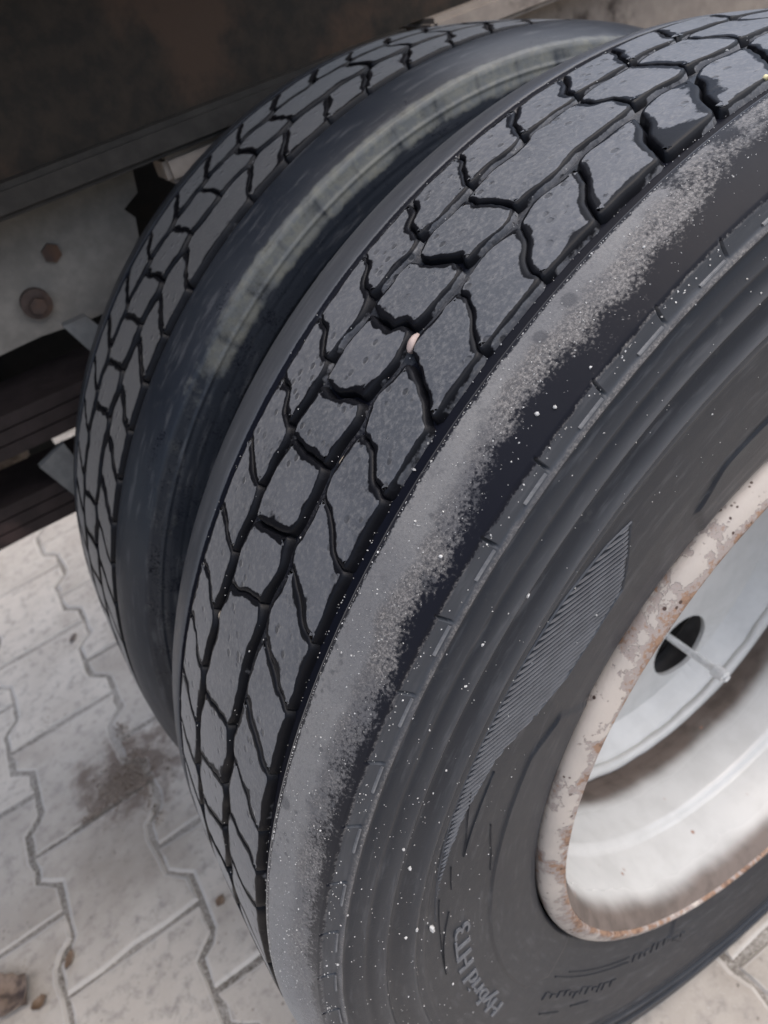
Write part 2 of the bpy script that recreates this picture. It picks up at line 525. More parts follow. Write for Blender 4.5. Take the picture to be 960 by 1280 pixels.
TR_A = [[(91.8, 40.8), (90.7, 30.6), (89.9, 20.8)],
        [(87.5, 45.1), (87.0, 37.6), (86.2, 32.1), (85.4, 22.4)],
        [(82.9, 46.1), (82.0, 37.4), (81.0, 31.7), (80.6, 23.7)],
        [(78.7, 50.9), (77.9, 43.3), (77.0, 38.5), (75.9, 25.8), (75.5, 22.1)],
        [(73.2, 49.2), (72.7, 42.2), (71.8, 37.3), (70.8, 23.5)],
        [(68.3, 48.3), (67.7, 39.9), (66.5, 36.2), (65.9, 22.7)],
        [(63.5, 49.7), (62.9, 41.8), (61.6, 35.0), (60.9, 22.2)],
        [(58.2, 48.1), (57.5, 36.5), (56.1, 29.3), (55.9, 20.6)],
        [(53.3, 48.1), (52.7, 37.0), (51.5, 32.5), (50.8, 20.6)],
        [(48.4, 48.4), (47.1, 37.0), (46.4, 28.8), (46.1, 22.4)],
        [(42.9, 47.4), (42.1, 36.6), (41.5, 32.1), (41.0, 24.3)],
        [(38.2, 47.3), (37.8, 37.7), (36.5, 29.7), (36.1, 22.5)],
        [(33.6, 47.4), (32.9, 38.0), (31.4, 31.4), (31.0, 23.5)],
        [(28.4, 49.9), (27.7, 40.0), (26.5, 33.6), (26.0, 24.7)],
        [(23.2, 49.4), (21.9, 39.4), (21.1, 24.7)]]
TR_B = [[(89.9, 19.0), (89.7, 8.9), (90.0, -0.2), (90.1, -7.7), (89.1, -17.3)],
        [(85.0, 19.1), (84.8, 8.2), (85.1, -1.0), (85.0, -9.8), (84.7, -15.8)],
        [(79.8, 17.2), (79.6, 6.1), (80.3, -1.0), (80.3, -8.4), (79.9, -16.2)],
        [(75.2, 18.1), (75.0, 6.7), (74.9, -4.1), (75.3, -8.3), (75.0, -15.3)],
        [(64.5, 15.0), (64.6, 4.0), (65.1, -3.3), (65.3, -8.7), (65.1, -15.6)],
        [(60.4, 18.5), (59.9, 8.8), (59.7, -2.1), (60.4, -6.5), (60.2, -16.4)],
        [(54.6, 16.1), (54.3, 8.2), (54.6, -0.6), (55.1, -7.1), (55.1, -16.7)],
        [(50.5, 17.6), (50.4, 6.3), (50.3, -5.5), (50.4, -15.9)],
        [(44.3, 15.5), (44.6, 4.4), (44.9, -5.1), (45.4, -13.3)],
        [(39.2, 15.2), (39.4, 6.4), (40.1, -1.8), (40.2, -10.3), (40.2, -18.7)],
        [(34.1, 14.3), (34.4, 2.0), (35.0, -7.6), (35.2, -14.2)],
        [(23.9, 15.3), (24.4, 2.9), (24.8, -7.9), (24.9, -14.2)],
        [(19.0, 17.0), (19.1, 4.9), (20.4, -15.4)]]
TR_C = [[(88.3, -23.5), (87.6, -33.7), (86.4, -43.5), (84.6, -57.6)],
        [(83.7, -22.4), (83.0, -30.6), (81.4, -41.0), (80.4, -51.9), (79.6, -56.8)],
        [(79.2, -19.1), (78.3, -30.9), (76.9, -39.5), (76.3, -47.8), (75.4, -56.6)],
        [(73.7, -23.5), (72.9, -34.8), (71.5, -42.0), (70.8, -52.7)],
        [(68.6, -24.1), (67.9, -34.3), (66.5, -42.2), (65.8, -54.8)],
        [(63.5, -24.2), (62.9, -36.0), (61.8, -42.5), (60.8, -53.5)],
        [(58.6, -25.1), (58.1, -34.1), (57.1, -44.6), (56.0, -53.9)],
        [(53.4, -26.2), (53.1, -34.7), (51.7, -43.8), (51.1, -57.5)],
        [(48.7, -26.5), (48.0, -35.4), (46.8, -43.1), (46.3, -50.7), (46.4, -58.0)],
        [(44.0, -24.1), (43.0, -35.9), (41.8, -44.2), (41.5, -51.7)],
        [(38.7, -25.7), (37.7, -38.3), (37.0, -45.3), (36.3, -53.3)],
        [(33.9, -25.3), (32.7, -36.1), (32.3, -41.6), (31.5, -48.1), (31.3, -54.2)],
        [(28.5, -28.3), (27.8, -38.8), (26.9, -44.8), (26.5, -51.6)],
        [(23.6, -24.1), (23.1, -36.2), (23.3, -45.5), (22.1, -55.1)],
        [(18.6, -24.6), (17.8, -39.1), (18.4, -54.1)]]

def groove2(th):
    t = (th - 0.1) % 5.0
    return 0.0182 + 0.0030 * (t / 0.9 if t < 0.9 else 1 - (t - 0.9) / 4.1) + 0.0008 * sin(th * 2.1)
def groove3(th):
    t = (th - 3.6) % 5.0                              # C sipe at 0, B sipe end at 1.6
    return -0.0203 + 0.0036 * (t / 1.6 if t < 1.6 else 1 - (t - 1.6) / 3.4) + 0.0008 * sin(th * 1.7 + 1)

DEF = dict(A=[(53, 0.4), (49, 0.0), (42, -0.6), (37, -1.2), (30, -1.9), (23, -2.4), (17, -2.6)],
           B=[(23, 0.0), (18, 0.0), (8, -0.1), (0, 0.2), (-8, 0.3), (-18, 0.1), (-24, 0.1)],
           C=[(-16, 0.3), (-24, 0.0), (-34, -0.8), (-42, -2.0), (-52, -2.8), (-57, -3.3)])
BASE = dict(A=3.4, B=4.8, C=3.6)
WID = dict(
    A={90: 2.2, 85: 2.6, 80: 2.6, 75: 1.8, 70: 1.6, 65: 2.4, 60: 1.1, 55: 1.0, 50: 2.0, 45: 1.3, 40: 1.0, 35: 0.8, 30: 0.8, 25: 0.8, 20: 0.7},
    B={90: 1.4, 85: 1.4, 80: 2.2, 75: 1.4, 65: 1.8, 60: 5.0, 55: 3.2, 50: 4.4, 45: 2.7, 40: 3.0, 35: 1.2, 25: 1.0, 20: 1.0},
    C={85: 3.2, 80: 4.0, 75: 4.2, 70: 2.2, 65: 1.3, 60: 1.1, 55: 4.6, 50: 2.0, 45: 1.1, 40: 1.0, 35: 2.0, 30: 1.8, 25: 0.9, 20: 0.7, 15: 0.7})

def sipe_list(rib, phase, traced, skip):
    """sipes of one rib round the whole tyre: (list of (theta at y) functions, width mm)"""
    rnd = random.Random(int(phase * 10) + ord(rib))
    out = []
    for k in range(72):
        base = BASE[rib] + 5 * k
        if base > 270:
            base -= 360
        key = int(5 * round((base - BASE[rib]) / 5))
        if key in skip:
            continue
        tr = None
        if traced:
            for s in traced:
                if abs(s[0][0] - base) < 2.3:
                    tr = sorted([(-b, a) for a, b in s])     # keyed by -y
        wd = WID[rib].get(key, None) if traced else None
        if wd is None:
            wd = rnd.choice([0.9, 1.2, 1.8, 2.6, 3.6])
        if tr:
            d0 = interp(-DEF[rib][0][0], sorted([(-a, b) for a, b in DEF[rib]]))
            pts = tr
            df = sorted([(-a, b) for a, b in DEF[rib]])
            lo_off = pts[0][1] - interp(pts[0][0], df)
            hi_off = pts[-1][1] - interp(pts[-1][0], df)
            pts = [(a, b + lo_off) for a, b in df if a < pts[0][0] - 1] + pts + [(a, b + hi_off) for a, b in df if a > pts[-1][0] + 1]
            off = 0.0
        else:
            pts = sorted([(-a, base + b) for a, b in DEF[rib]])
            off = rnd.uniform(-0.25, 0.25)
        seed = rnd.uniform(0, 99)
        out.append((lambda y, pts=pts, off=off, seed=seed: interp(-y * 1000, pts) + off + phase
                    + 0.20 * mnoise.noise(Vector((y * 190, seed, 0))) + 0.16 * mnoise.noise(Vector((y * 520, seed, 5))), wd))
    out.sort(key=lambda s: s[0](0.0))
    return out

RMID = 0.3765
def deg(mm):
    return mm / 1000 / RMID * 180 / pi

BLOCK_SPOTS = [(77.6, -0.050, 1.4, 0.008, 0.9), (73.2, -0.0535, 0.9, 0.006, 0.6), (82.4, -0.046, 1.0, 0.008, 0.5), (60.2, 0.002, 0.7, 0.016, 0.25), (50.3, 0.002, 0.6, 0.014, 0.25)]
def build_blocks(tyre, phase, traced, skips):
    ribs = dict(A=(lambda t: groove2(t - phase) + 0.0030, lambda t: 0.0498),
                B=(lambda t: groove3(t - phase) + 0.0036, lambda t: groove2(t - phase) - 0.0030),
                C=(lambda t: -0.0538, lambda t: groove3(t - phase) - 0.0036))
    for rib, (lo, hi) in ribs.items():
        sl = sipe_list(rib, phase, traced[rib] if traced else None, skips[rib])
        n = len(sl)
        for i in range(n):
            (f0, w0), (f1, w1) = sl[i], sl[(i + 1) % n]
            wrap = 360 if i == n - 1 else 0
            s0 = lambda y: f0(y) + deg(w0) * 0.42
            s1 = lambda y: f1(y) + wrap - deg(w1) * 0.42
            def end(s, g):
                y = g(s(0.0))
                for _ in range(3):
                    y = g(s(y))
                return y
            a, b = end(s0, lo), end(s0, hi)
            c, d = end(s1, hi), end(s1, lo)
            P = []
            ns = 11
            for k in range(ns):
                y = a + (b - a) * k / ns
                P.append((s0(y), y, 1.0))
            t0, t1 = s0(b), s1(c)
            ng = max(4, int((t1 - t0) / 0.9))
            for k in range(ng):
                t = t0 + (t1 - t0) * k / ng
                P.append((t, hi(t) + 0.0006 * mnoise.noise(Vector((t * 1.3, 3, ord(rib) + phase))) + 0.0004 * mnoise.noise(Vector((t * 4.1, 3, ord(rib) + phase))), 0.0))
            for k in range(ns):
                y = c + (d - c) * k / ns
                P.append((s1(y), y, 1.0))
            t0, t1 = s1(d), s0(a)
            ng = max(4, int((t0 - t1) / 0.9))
            for k in range(ng):
                t = t0 + (t1 - t0) * k / ng
                P.append((t, lo(t) + 0.0006 * mnoise.noise(Vector((t * 1.3, 8, ord(rib) + phase))) + 0.0004 * mnoise.noise(Vector((t * 4.1, 8, ord(rib) + phase))), 0.0))
            # arc-length plane coordinates, one corner-cutting pass
            Q = [Vector((radians(t) * RMID, y, fl)) for t, y, fl in P]
            Q2 = []
            for k in range(len(Q)):
                p, q = Q[k], Q[(k + 1) % len(Q)]
                Q2 += [p.lerp(q, 0.25), p.lerp(q, 0.75)]
            Q = [q for k, q in enumerate(Q2) if k == 0 or (q - Q2[k - 1]).xy.length > 0.0002]
            area = sum(Q[k].x * Q[(k + 1) % len(Q)].y - Q[(k + 1) % len(Q)].x * Q[k].y for k in range(len(Q)))
            if area < 0:
                Q.reverse()
            m = len(Q)
            nor = []
            for k in range(m):
                t = (Q[(k + 1) % m] - Q[k - 1]).xy
                t.normalize()
                nor.append(Vector((t.y, -t.x)))
            FL = [q.z for q in Q]
            Q = [q.xy for q in Q]
            verts, att, faces = [], [], []
            hj = random.Random(i * 7 + ord(rib)).uniform(-0.00025, 0.00025)
            def put(p, depth, e):
                th = p.x / RMID
                r = crown(p.y) - depth + hj
                x, y, z = flatten(-r * cos(th), p.y, r * sin(th), r)
                verts.append((x, y, z))
                if traced:
                    td = math.degrees(th)
                    for ts, ysp, st, sy, amp in BLOCK_SPOTS:
                        e += amp * exp(-((td - ts) / st) ** 2 - ((p.y - ysp) / sy) ** 2)
                att.append(e)
            def ring(off, depth, e_groove, e_sipe):
                for p, nn, fl in zip(Q, nor, FL):
                    put(p + nn * off, depth, e_groove + (e_sipe - e_groove) * fl)
            tm = math.degrees(sum(q.x for q in Q) / m / RMID)
            dry_floor = smoothstep(46, 66, tm) if traced else 0.0
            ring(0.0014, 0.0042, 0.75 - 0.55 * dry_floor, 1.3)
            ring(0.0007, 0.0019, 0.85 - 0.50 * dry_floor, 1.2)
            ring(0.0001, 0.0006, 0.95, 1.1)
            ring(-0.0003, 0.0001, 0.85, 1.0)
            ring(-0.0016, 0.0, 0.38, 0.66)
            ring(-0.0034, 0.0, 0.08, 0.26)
            for r_ in range(5):
                for k in range(m):
                    j = (k + 1) % m
                    faces.append((r_ * m + k, r_ * m + j, (r_ + 1) * m + j, (r_ + 1) * m + k))
            inner = [p - nn * 0.0034 for p, nn in zip(Q, nor)]
            pts2 = [Vector(p) for p in inner]
            x0, x1 = min(p.x for p in Q), max(p.x for p in Q)
            y0, y1 = min(p.y for p in Q), max(p.y for p in Q)
            gx = x0
            while gx < x1:
                gy = y0
                while gy < y1:
                    pts2.append(Vector((gx + 0.003, gy + 0.003)))
                    gy += 0.007
                gx += 0.007
            ov, oe, of, iv, ie, if_ = delaunay_2d_cdt(pts2, [], [list(range(m))], 1, 1e-6)
            base = 5 * m
            mp = {}
            for idx, src in enumerate(iv):
                s_in = [q for q in src if q < m]
                if s_in:
                    mp[idx] = base + s_in[0]
                else:
                    mp[idx] = len(verts)
                    put(Vector(ov[idx]), 0.0, 0.0)
            for f_ in of:
                faces.append(tuple(mp[q] for q in f_))
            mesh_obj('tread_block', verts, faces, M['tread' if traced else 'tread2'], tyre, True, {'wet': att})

def build_tyre(wheel, outer):
    nth = 1080 if outer else 720
    # profile points (y, r) from the camera-side bead over the tread to the far bead
    prof = []
    rr = 0.2270
    rs = []
    r = 0.2283
    while r < 0.3618:
        rs.append(r)
        r += 0.0008
    for r in rs:
        prof.append((-1, r, None))                   # camera-side sidewall
    ys = [-0.0932, -0.0925, -0.0910, -0.0880, -0.0840, -0.0790, -0.0740, -0.0690, -0.0660, -0.0642, -0.0633]
    for y in ys:
        prof.append((0, crown(y), y))
    for y, d in ((-0.0629, 0.0007), (-0.0624, 0.0026), (-0.0616, 0.0046), (-0.0600, 0.0054), (-0.0580, 0.0050), (-0.0560, 0.0042), (-0.0530, 0.0038)):
        prof.append((0, crown(y) - d, y))
    for y in (-0.045, -0.035, -0.0265, -0.022, -0.0185, -0.015, -0.010, 0.0, 0.010, 0.0155, 0.019, 0.0225, 0.03, 0.04, 0.0485):
        prof.append((0, crown(y) - (0.0032 if abs(y + 0.0185) < 0.002 or abs(y - 0.0195) < 0.002 else 0.0040), y))
    for y, d in ((0.0505, 0.0038), (0.0522, 0.0034), (0.0538, 0.0034), (0.0548, 0.0010), (0.0553, 0.0003)):
        prof.append((0, crown(y) - d, y))
    for y in (0.0562, 0.0600, 0.0680, 0.0760, 0.0830, 0.0890, 0.0915, 0.0932):
        prof.append((0, crown(y), y))
    for r in reversed(rs[::6]):
        prof.append((1, r, None))
    npf = len(prof)
    verts, wet, dust, mould, worn, smooth = [], [], [], [], [], []
    cuts = [2.6 + 5 * k for k in range(72)]
    spots = [(78.3, -0.066, 1.2, 0.006, 1.2), (74.2, -0.0645, 1.3, 0.006, 1.2), (76, -0.071, 1.6, 0.004, 0.7), (66.8, -0.0645, 0.5, 0.0018, 0.6),
             (88, -0.080, 6, 0.006, 0.7), (79, -0.079, 3, 0.004, 0.6), (83.5, -0.074, 2.6, 0.007, 1.3), (87.5, -0.070, 2.2, 0.006, 1.2), (80.5, -0.067, 0.9, 0.003, 0.7), (71.5, -0.074, 1.3, 0.003, 0.5)] if outer else []
    edgeline = [(15, -0.0885), (20, -0.0880), (27, -0.0885), (32, -0.0872), (39, -0.0875), (42, -0.0890), (46, -0.0850), (49.5, -0.0873), (55, -0.0845), (59.6, -0.0795), (65, -0.0800), (69, -0.0815), (72, -0.0795), (77, -0.0770), (81, -0.0800), (85, -0.0740), (90, -0.0720)]
    cols = [-90 + 360.0 * j / nth for j in range(nth)]
    if outer:
        ct = [-90 + (2.5 + 5 * k) for k in range(72)]
        cols = [c for c in cols if min(abs((c - 2.5) % 5), 5 - abs((c - 2.5) % 5)) > 0.14]
        cols += [c + dlt for c in ct for dlt in (-0.13, -0.055, 0.055, 0.13)]
        cols.sort()
    nth = len(cols)
    for thd in cols:
        th = radians(thd)
        wob = 0.0005 * mnoise.noise(Vector((thd * 0.33, 0, 1))) + 0.0004 * mnoise.noise(Vector((thd * 1.7, 0, 7)))
        cutd = min(abs(((thd - 72.5 + 180) % 5) - 0), 5 - ((thd - 72.5 + 180) % 5))
        for side, r, y in prof:
            w = d = mo = wo = sm = 0.0
            if side:
                yy = side_y(r, thd if side < 0 else None, 1.0 if outer and side < 0 else 0.5)
                if outer and cutd < 0.07 and r > 0.3566:
                    yy -= 0.0024
                y = side * yy
                if side < 0:
                    if outer:
                        d = 0.05 + 0.16 * (r > 0.356) + 0.7 * exp(-((r - 0.3548) / 0.0010) ** 2)
                        w = 0.0 if r < 0.3600 else 0.15
                        w -= 0.35
                        for r0, hgt in RIBS:
                            if r >= r0 - 0.0006:
                                wo = max(wo, hgt / 0.0022 * max(0.0, 1 - (r - r0) / 0.0075) ** 1.3)
                        wo = wo * (0.25 + 0.5 * smoothstep(25, 70, thd)) + 0.35 * (r > 0.355)  # scuffed rib crests, plus their highlight painted paler towards the top
                    else:
                        band = smoothstep(0.345, 0.351, r)
                        up = smoothstep(44, 54, thd) * (1 - smoothstep(120, 140, thd))
                        mo = ((0.25 + 0.75 * up) * band * (0.6 + 0.4 * up) + (0.2 * band)) * (0.75 + 0.5 * mnoise.noise(Vector((thd * 0.25, 9, 2))))
                        if cutd < 0.12:
                            mo *= 0.72
                        w = 0.25
                else:
                    w = -0.2
                    d = 0.15
            else:
                depth = crown(y) - r
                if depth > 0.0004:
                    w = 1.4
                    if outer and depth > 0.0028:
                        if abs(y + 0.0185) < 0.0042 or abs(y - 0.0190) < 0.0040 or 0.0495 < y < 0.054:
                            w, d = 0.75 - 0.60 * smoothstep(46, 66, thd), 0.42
                elif y < -0.06:
                    yb = interp(thd, edgeline)
                    if outer:
                        w = 0.42 + (yb - y) / 0.0150
                        if y < yb:
                            w = 0.42 + (yb - y) / 0.0080
                        w = min(1.3, max(-0.45, w))
                        for (ts, ysp, st, sy, amp) in spots:
                            w += amp * exp(-((thd - ts) / st) ** 2 - ((y - ysp) / sy) ** 2)
                        w = max(w, 1.25 - 1.7 * smoothstep(-0.0640, -0.0672, y))
                        d = 0.85 - 0.2 * smoothstep(70, 80, thd)
                        sm = 1.15 * smoothstep(yb + 0.002, yb + 0.016, y) * (1 - 0.6 * smoothstep(70, 80, thd))
                    else:
                        w = -0.35 + 0.85 * (1 - smoothstep(-0.089, -0.074, y)) * (0.55 + 0.8 * mnoise.noise(Vector((thd * 0.11, 4, 2))))
                        d = 0.24
                        up = smoothstep(46, 60, thd)
                        if y < -0.090:
                            mo = 0.3 + 0.5 * up
                            w = 0.0
                elif y > 0.05:
                    w = -0.3
                    d = 0.10
                    wo = 0.50 if outer else 0.24
            rr_ = r + (wob * (abs(y) > 0.0925) if side == 0 else 0)
            x, yv, z = flatten(-rr_ * cos(th), y, rr_ * sin(th), rr_)
            verts.append((x, yv, z))
            wet.append(w)
            dust.append(d)
            mould.append(mo)
            worn.append(wo)
            smooth.append(sm)
    faces = []
    for j in range(nth):
        k = (j + 1) % nth
        for i in range(npf - 1):
            faces.append((j * npf + i, j * npf + i + 1, k * npf + i + 1, k * npf + i))
    return mesh_obj('tyre', verts, faces, M['tyre'], wheel, True, {'wet': wet, 'dust': dust, 'mould': mould, 'worn': worn, 'smooth': smooth})

def surf(th_deg, r, lift=0.0):
    y = -side_y(r, th_deg) - lift
    t = radians(th_deg)
    return Vector((-r * cos(t), y, r * sin(t)))

def tread_pt(th_deg, y, lift=0.0):
    r = crown(y) + lift
    t = radians(th_deg)
    return Vector((-r * cos(t), y, r * sin(t)))

def add_grain(bm, p, s, rnd):
    q = bmesh.ops.create_icosphere(bm, subdivisions=1, radius=s)['verts'] if s > 0.0006 else bmesh.ops.create_cone(bm, cap_ends=True, segments=4, radius1=s, radius2=s * 0.5, depth=s * 1.2)['verts']
    rot = Matrix.Rotation(rnd.uniform(0, 6), 3, Vector((rnd.random(), rnd.random(), rnd.random() + 0.1)))
    sc = Vector((rnd.uniform(0.7, 1.3), rnd.uniform(0.7, 1.2), rnd.uniform(0.6, 1.0)))
    for v in q:
        c = Vector((v.co.x * sc.x, v.co.y * sc.y, v.co.z * sc.z)) * rnd.uniform(0.8, 1.2)
        v.co = rot @ c + p

outer_wheel = empty('truck_wheel', (0, 0, H), 'nearer wheel with worn wet tread, ribbed sidewall and deep white rusty rim', 'wheel', 'twin wheels on one axle')
inner_wheel = empty('truck_wheel', (0, DUAL, H), 'farther shaded wheel beside the leaf springs, with a mouldy pale shoulder', 'wheel', 'twin wheels on one axle')
tyre_o = build_tyre(outer_wheel, True)
tyre_i = build_tyre(inner_wheel, False)
build_blocks(tyre_o, 0.0, dict(A=TR_A, B=TR_B, C=TR_C), dict(A=(), B=(70, 30, 150, 230), C=()))
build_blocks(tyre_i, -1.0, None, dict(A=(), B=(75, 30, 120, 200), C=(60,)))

# raised bars along the shoulder of the outer sidewall
def patch_mesh(name, t0, t1, r0, r1, hgt, nt=4):
    vs, fs = [], []
    for i in range(nt + 1):
        t = t0 + (t1 - t0) * i / nt
        for r, l in ((r0, -0.0004), (r0 + 0.00025, hgt), (r1 - 0.00025, hgt), (r1, -0.0004)):
            vs.append(surf(t, r, l))
    for i in range(nt):
        for k in range(3):
            a = i * 4 + k
            fs.append((a, a + 1, a + 5, a + 4))
    fs.append((0, 1, 2, 3))
    e = nt * 4
    fs.append((e + 3, e + 2, e + 1, e))
    return vs, fs
vs, fs = patch_mesh('bar', -2.25, -0.25, 0.3562, 0.3574, 0.0007)
bar0 = None
for k in range(72):
    a = 72.5 + 5 * k
    if bar0 is None:
        bar0 = mesh_obj('raised_bar', vs, fs, M['bar'], tyre_o)
        o = bar0
    else:
        o = link(bar0.copy(), tyre_o)
    o.rotation_euler = (0, radians(a), 0)

# hatched decorative field
def inside(pt, poly):
    x, y = pt
    c = False
    for i in range(len(poly)):
        (x0, y0), (x1, y1) = poly[i - 1], poly[i]
        if (y0 > y) != (y1 > y) and x < (x1 - x0) * (y - y0) / (y1 - y0) + x0:
            c = not c
    return c
RH = 0.295
field = [(58.4, 0.2990), (56.0, 0.3035), (51, 0.3075), (45, 0.3095), (38, 0.3100), (31, 0.3098), (23, 0.3070), (17, 0.3040), (22, 0.3040), (30, 0.3010),
         (36, 0.2940), (40, 0.2800), (44, 0.2705), (49, 0.2680), (53.5, 0.2695), (55.5, 0.2790)]
fpoly = [(radians(t) * RH, r) for t, r in field]
vs, fs = [], []
zz = [r * sin(radians(t)) for t, r in field]
xx = [-r * cos(radians(t)) for t, r in field]
z = min(zz)
while z < max(zz):
    run = []
    x = min(xx) - 0.01
    while x < max(xx) + 0.01:
        tt = atan2(z, -x)
        if inside((tt * RH, hypot(x, z)), fpoly):
            run.append((x, z))
        elif run:
            break
        x += 0.0014
    if len(run) >= 2:
        b = len(vs)
        for q, (px, pz) in enumerate(run):
            fade = min(1.0, min(q, len(run) - 1 - q) / 2.0 + 0.2)
            for off, l in ((-0.0006, -0.0003), (0.0, 0.0010 * fade), (0.0006, -0.0003)):
                w = (px, pz + off)
                vs.append(surf(math.degrees(atan2(w[1], -w[0])), hypot(w[0], w[1]), l))
        for q in range(len(run) - 1):
            for k in range(2):
                a = b + q * 3 + k
                fs.append((a, a + 1, a + 4, a + 3))
    z += 0.0026
ht = mesh_obj('hatching', vs, fs, M['hatch'], tyre_o)
ht['kind'] = 'stuff'
# fine border lines of the field
def line_strip(pts, half, hgt):
    vs, fs = [], []
    P = [Vector((radians(t) * RH, r)) for t, r in pts]
    n = len(P)
    for i in range(n):
        t = (P[min(i + 1, n - 1)] - P[max(i - 1, 0)]).normalized()
        nn = Vector((-t.y, t.x))
        for off, l in ((-half, -0.0003), (0, hgt), (half, -0.0003)):
            w = P[i] + nn * off
            vs.append(surf(math.degrees(w.x / RH), w.y, l))
    for i in range(n - 1):
        for k in range(2):
            a = i * 3 + k
            fs.append((a, a + 1, a + 4, a + 3))
    return vs, fs
def dense(pts, n=8):
    out = []
    for a, b in zip(pts, pts[1:]):
        for k in range(n):
            out.append((a[0] + (b[0] - a[0]) * k / n, a[1] + (b[1] - a[1]) * k / n))
    return out + [pts[-1]]
for pts in (field[:8], [field[0]] + field[:10:-1]):
    v_, f_ = line_strip(dense(pts), 0.0007, 0.0006)
    mesh_obj('border_ridge', v_, f_, M['hatch'], tyre_o)
for pts in ([(33, 0.303), (27, 0.2945), (24.5, 0.293)], [(34.5, 0.292), (29, 0.2925), (24.5, 0.293)], [(24, 0.300), (20.5, 0.2965)], [(20, 0.3035), (13, 0.3000), (6, 0.2990)], [(17, 0.2960), (12, 0.2985), (6, 0.2990)], [(27, 0.279), (22, 0.272), (19, 0.270)]):
    v_, f_ = line_strip(dense(pts), 0.0006, 0.0007)
    mesh_obj('emblem_line', v_, f_, M['tyre'], tyre_o)

# raised lettering
def lettering(text, t0, t1, r0, r1, hgt, mat):
    cu = bpy.data.curves.new('lettering', 'FONT')
    cu.body = text
    cu.resolution_u = 3
    tmp = bpy.data.objects.new('lettering_tmp', cu)
    COL.objects.link(tmp)
    bpy.context.view_layer.update()
    dg = bpy.context.evaluated_depsgraph_get()
    me = bpy.data.meshes.new_from_object(tmp.evaluated_get(dg))
    bpy.data.objects.remove(tmp)
    bm = bmesh.new()
    bm.from_mesh(me)
    bmesh.ops.triangulate(bm, faces=bm.faces)
    bmesh.ops.subdivide_edges(bm, edges=[e for e in bm.edges if e.calc_length() > 0.25], cuts=2)
    ex = bmesh.ops.extrude_face_region(bm, geom=list(bm.faces))
    top = set(v for v in ex['geom'] if isinstance(v, bmesh.types.BMVert))
    xs = [v.co.x for v in bm.verts]
    x0, x1 = min(xs), max(xs)
    for v in bm.verts:
        t = t0 + (t1 - t0) * (v.co.x - x0) / (x1 - x0)
        r = r0 + (r1 - r0) * v.co.y / 0.72
        v.co = surf(t, r, hgt if v in top else -0.0006)
    bpy.data.meshes.remove(me)
    return bm_obj('raised_lettering', bm, mat, tyre_o)
lettering('Hybrid HT3', -13.0, 12.8, 0.2815, 0.2922, 0.0009, M['emboss'])

# worn, unreadable moulded marks low on the sidewall
marks = [(-48, -24, 0.2555, 0.2568), (-48, -28, 0.2515, 0.2524), (-32, -26.4, 0.2832, 0.2846), (-40, -35, 0.2800, 0.2812)]
mr = random.Random(5)
t = -46.0
while t < -24:
    wdt = mr.uniform(0.7, 1.5)
    marks.append((t, t + wdt, 0.2655 + mr.uniform(0, 0.003), 0.2735 + mr.uniform(-0.003, 0.001)))
    t += wdt + 0.7
t = -64.0
while t < -49:
    wdt = mr.uniform(0.8, 1.7)
    marks.append((t, t + wdt, 0.2500 + mr.uniform(0, 0.004), 0.2580))
    t += wdt + 0.8
for t0, t1, r0, r1 in marks:
    v_, f_ = patch_mesh('m', t0, t1, r0, r1, 0.0006, max(2, int((t1 - t0) / 1.5)))
    mesh_obj('raised_mark', v_, f_, M['tyre'], tyre_o)

# white grit stuck to the wet rubber
gr = random.Random(11)
bm = bmesh.new()
for i in range(700):
    th = gr.uniform(-15, 92)
    r = 0.270 + 0.092 * gr.random() ** 0.75
    if gr.random() > 0.35 + 0.65 * exp(-((th - 25) / 28) ** 2):
        continue
    s = min(0.00085, 0.00018 * exp(abs(gr.gauss(0, 0.55))))
    add_grain(bm, surf(th, r, s * 0.2), s, gr)
for i in range(520):                                  # frayed shoulder edge
    th = gr.uniform(10, 90)
    if mnoise.noise(Vector((th * 0.5, 2, 2))) + 0.25 < gr.random() * 0.8:
        continue
    r = gr.gauss(0.3605, 0.0010)
    s = gr.uniform(0.00014, 0.00042)
    add_grain(bm, surf(th, min(r, 0.3615), 0.0001), s, gr)
for i in range(1500):                                 # on the abraded shoulder and along the grooves
    th = gr.uniform(12, 90)
    y = gr.choice([gr.uniform(-0.090, -0.064), gr.gauss(-0.0785, 0.006), -0.0645])
    y = max(-0.0918, min(-0.0642, y))
    s = min(0.0008, 0.00013 * exp(abs(gr.gauss(0, 0.5))))
    add_grain(bm, tread_pt(th, y, s * 0.1), s, gr)
for i in range(420):
    th = gr.uniform(15, 90)
    y = gr.choice([0.0512, groove2(th), groove3(th), -0.0560, -0.0548])
    if y > -0.05:
        y += gr.uniform(-0.003, 0.003)
    s = 0.00016 * exp(abs(gr.gauss(0, 0.5)))
    lift = 0.0 if y < -0.0545 else gr.choice([0.0001, -0.0035, -0.0035])
    add_grain(bm, tread_pt(th, y, min(lift, 0.0) if y > -0.0542 else -0.0035), min(s, 0.0006), gr)
for th, y, s in ((59.5, -0.0865, 0.0010), (60.3, -0.0895, 0.0009), (50.5, -0.086, 0.0007), (63, -0.0905, 0.0006)):
    add_grain(bm, tread_pt(th, y, 0.0003), s, gr)
for th, r, s in ((3, 0.297, 0.0010), (16.5, 0.3065, 0.0016), (15.8, 0.3055, 0.0009), (19, 0.318, 0.0011), (27, 0.327, 0.0011), (-4, 0.318, 0.0008)):
    add_grain(bm, surf(th, r, 0.0004), s, gr)
grit = bm_obj('grit', bm, M['grit'], tyre_o)
grit['kind'] = 'stuff'

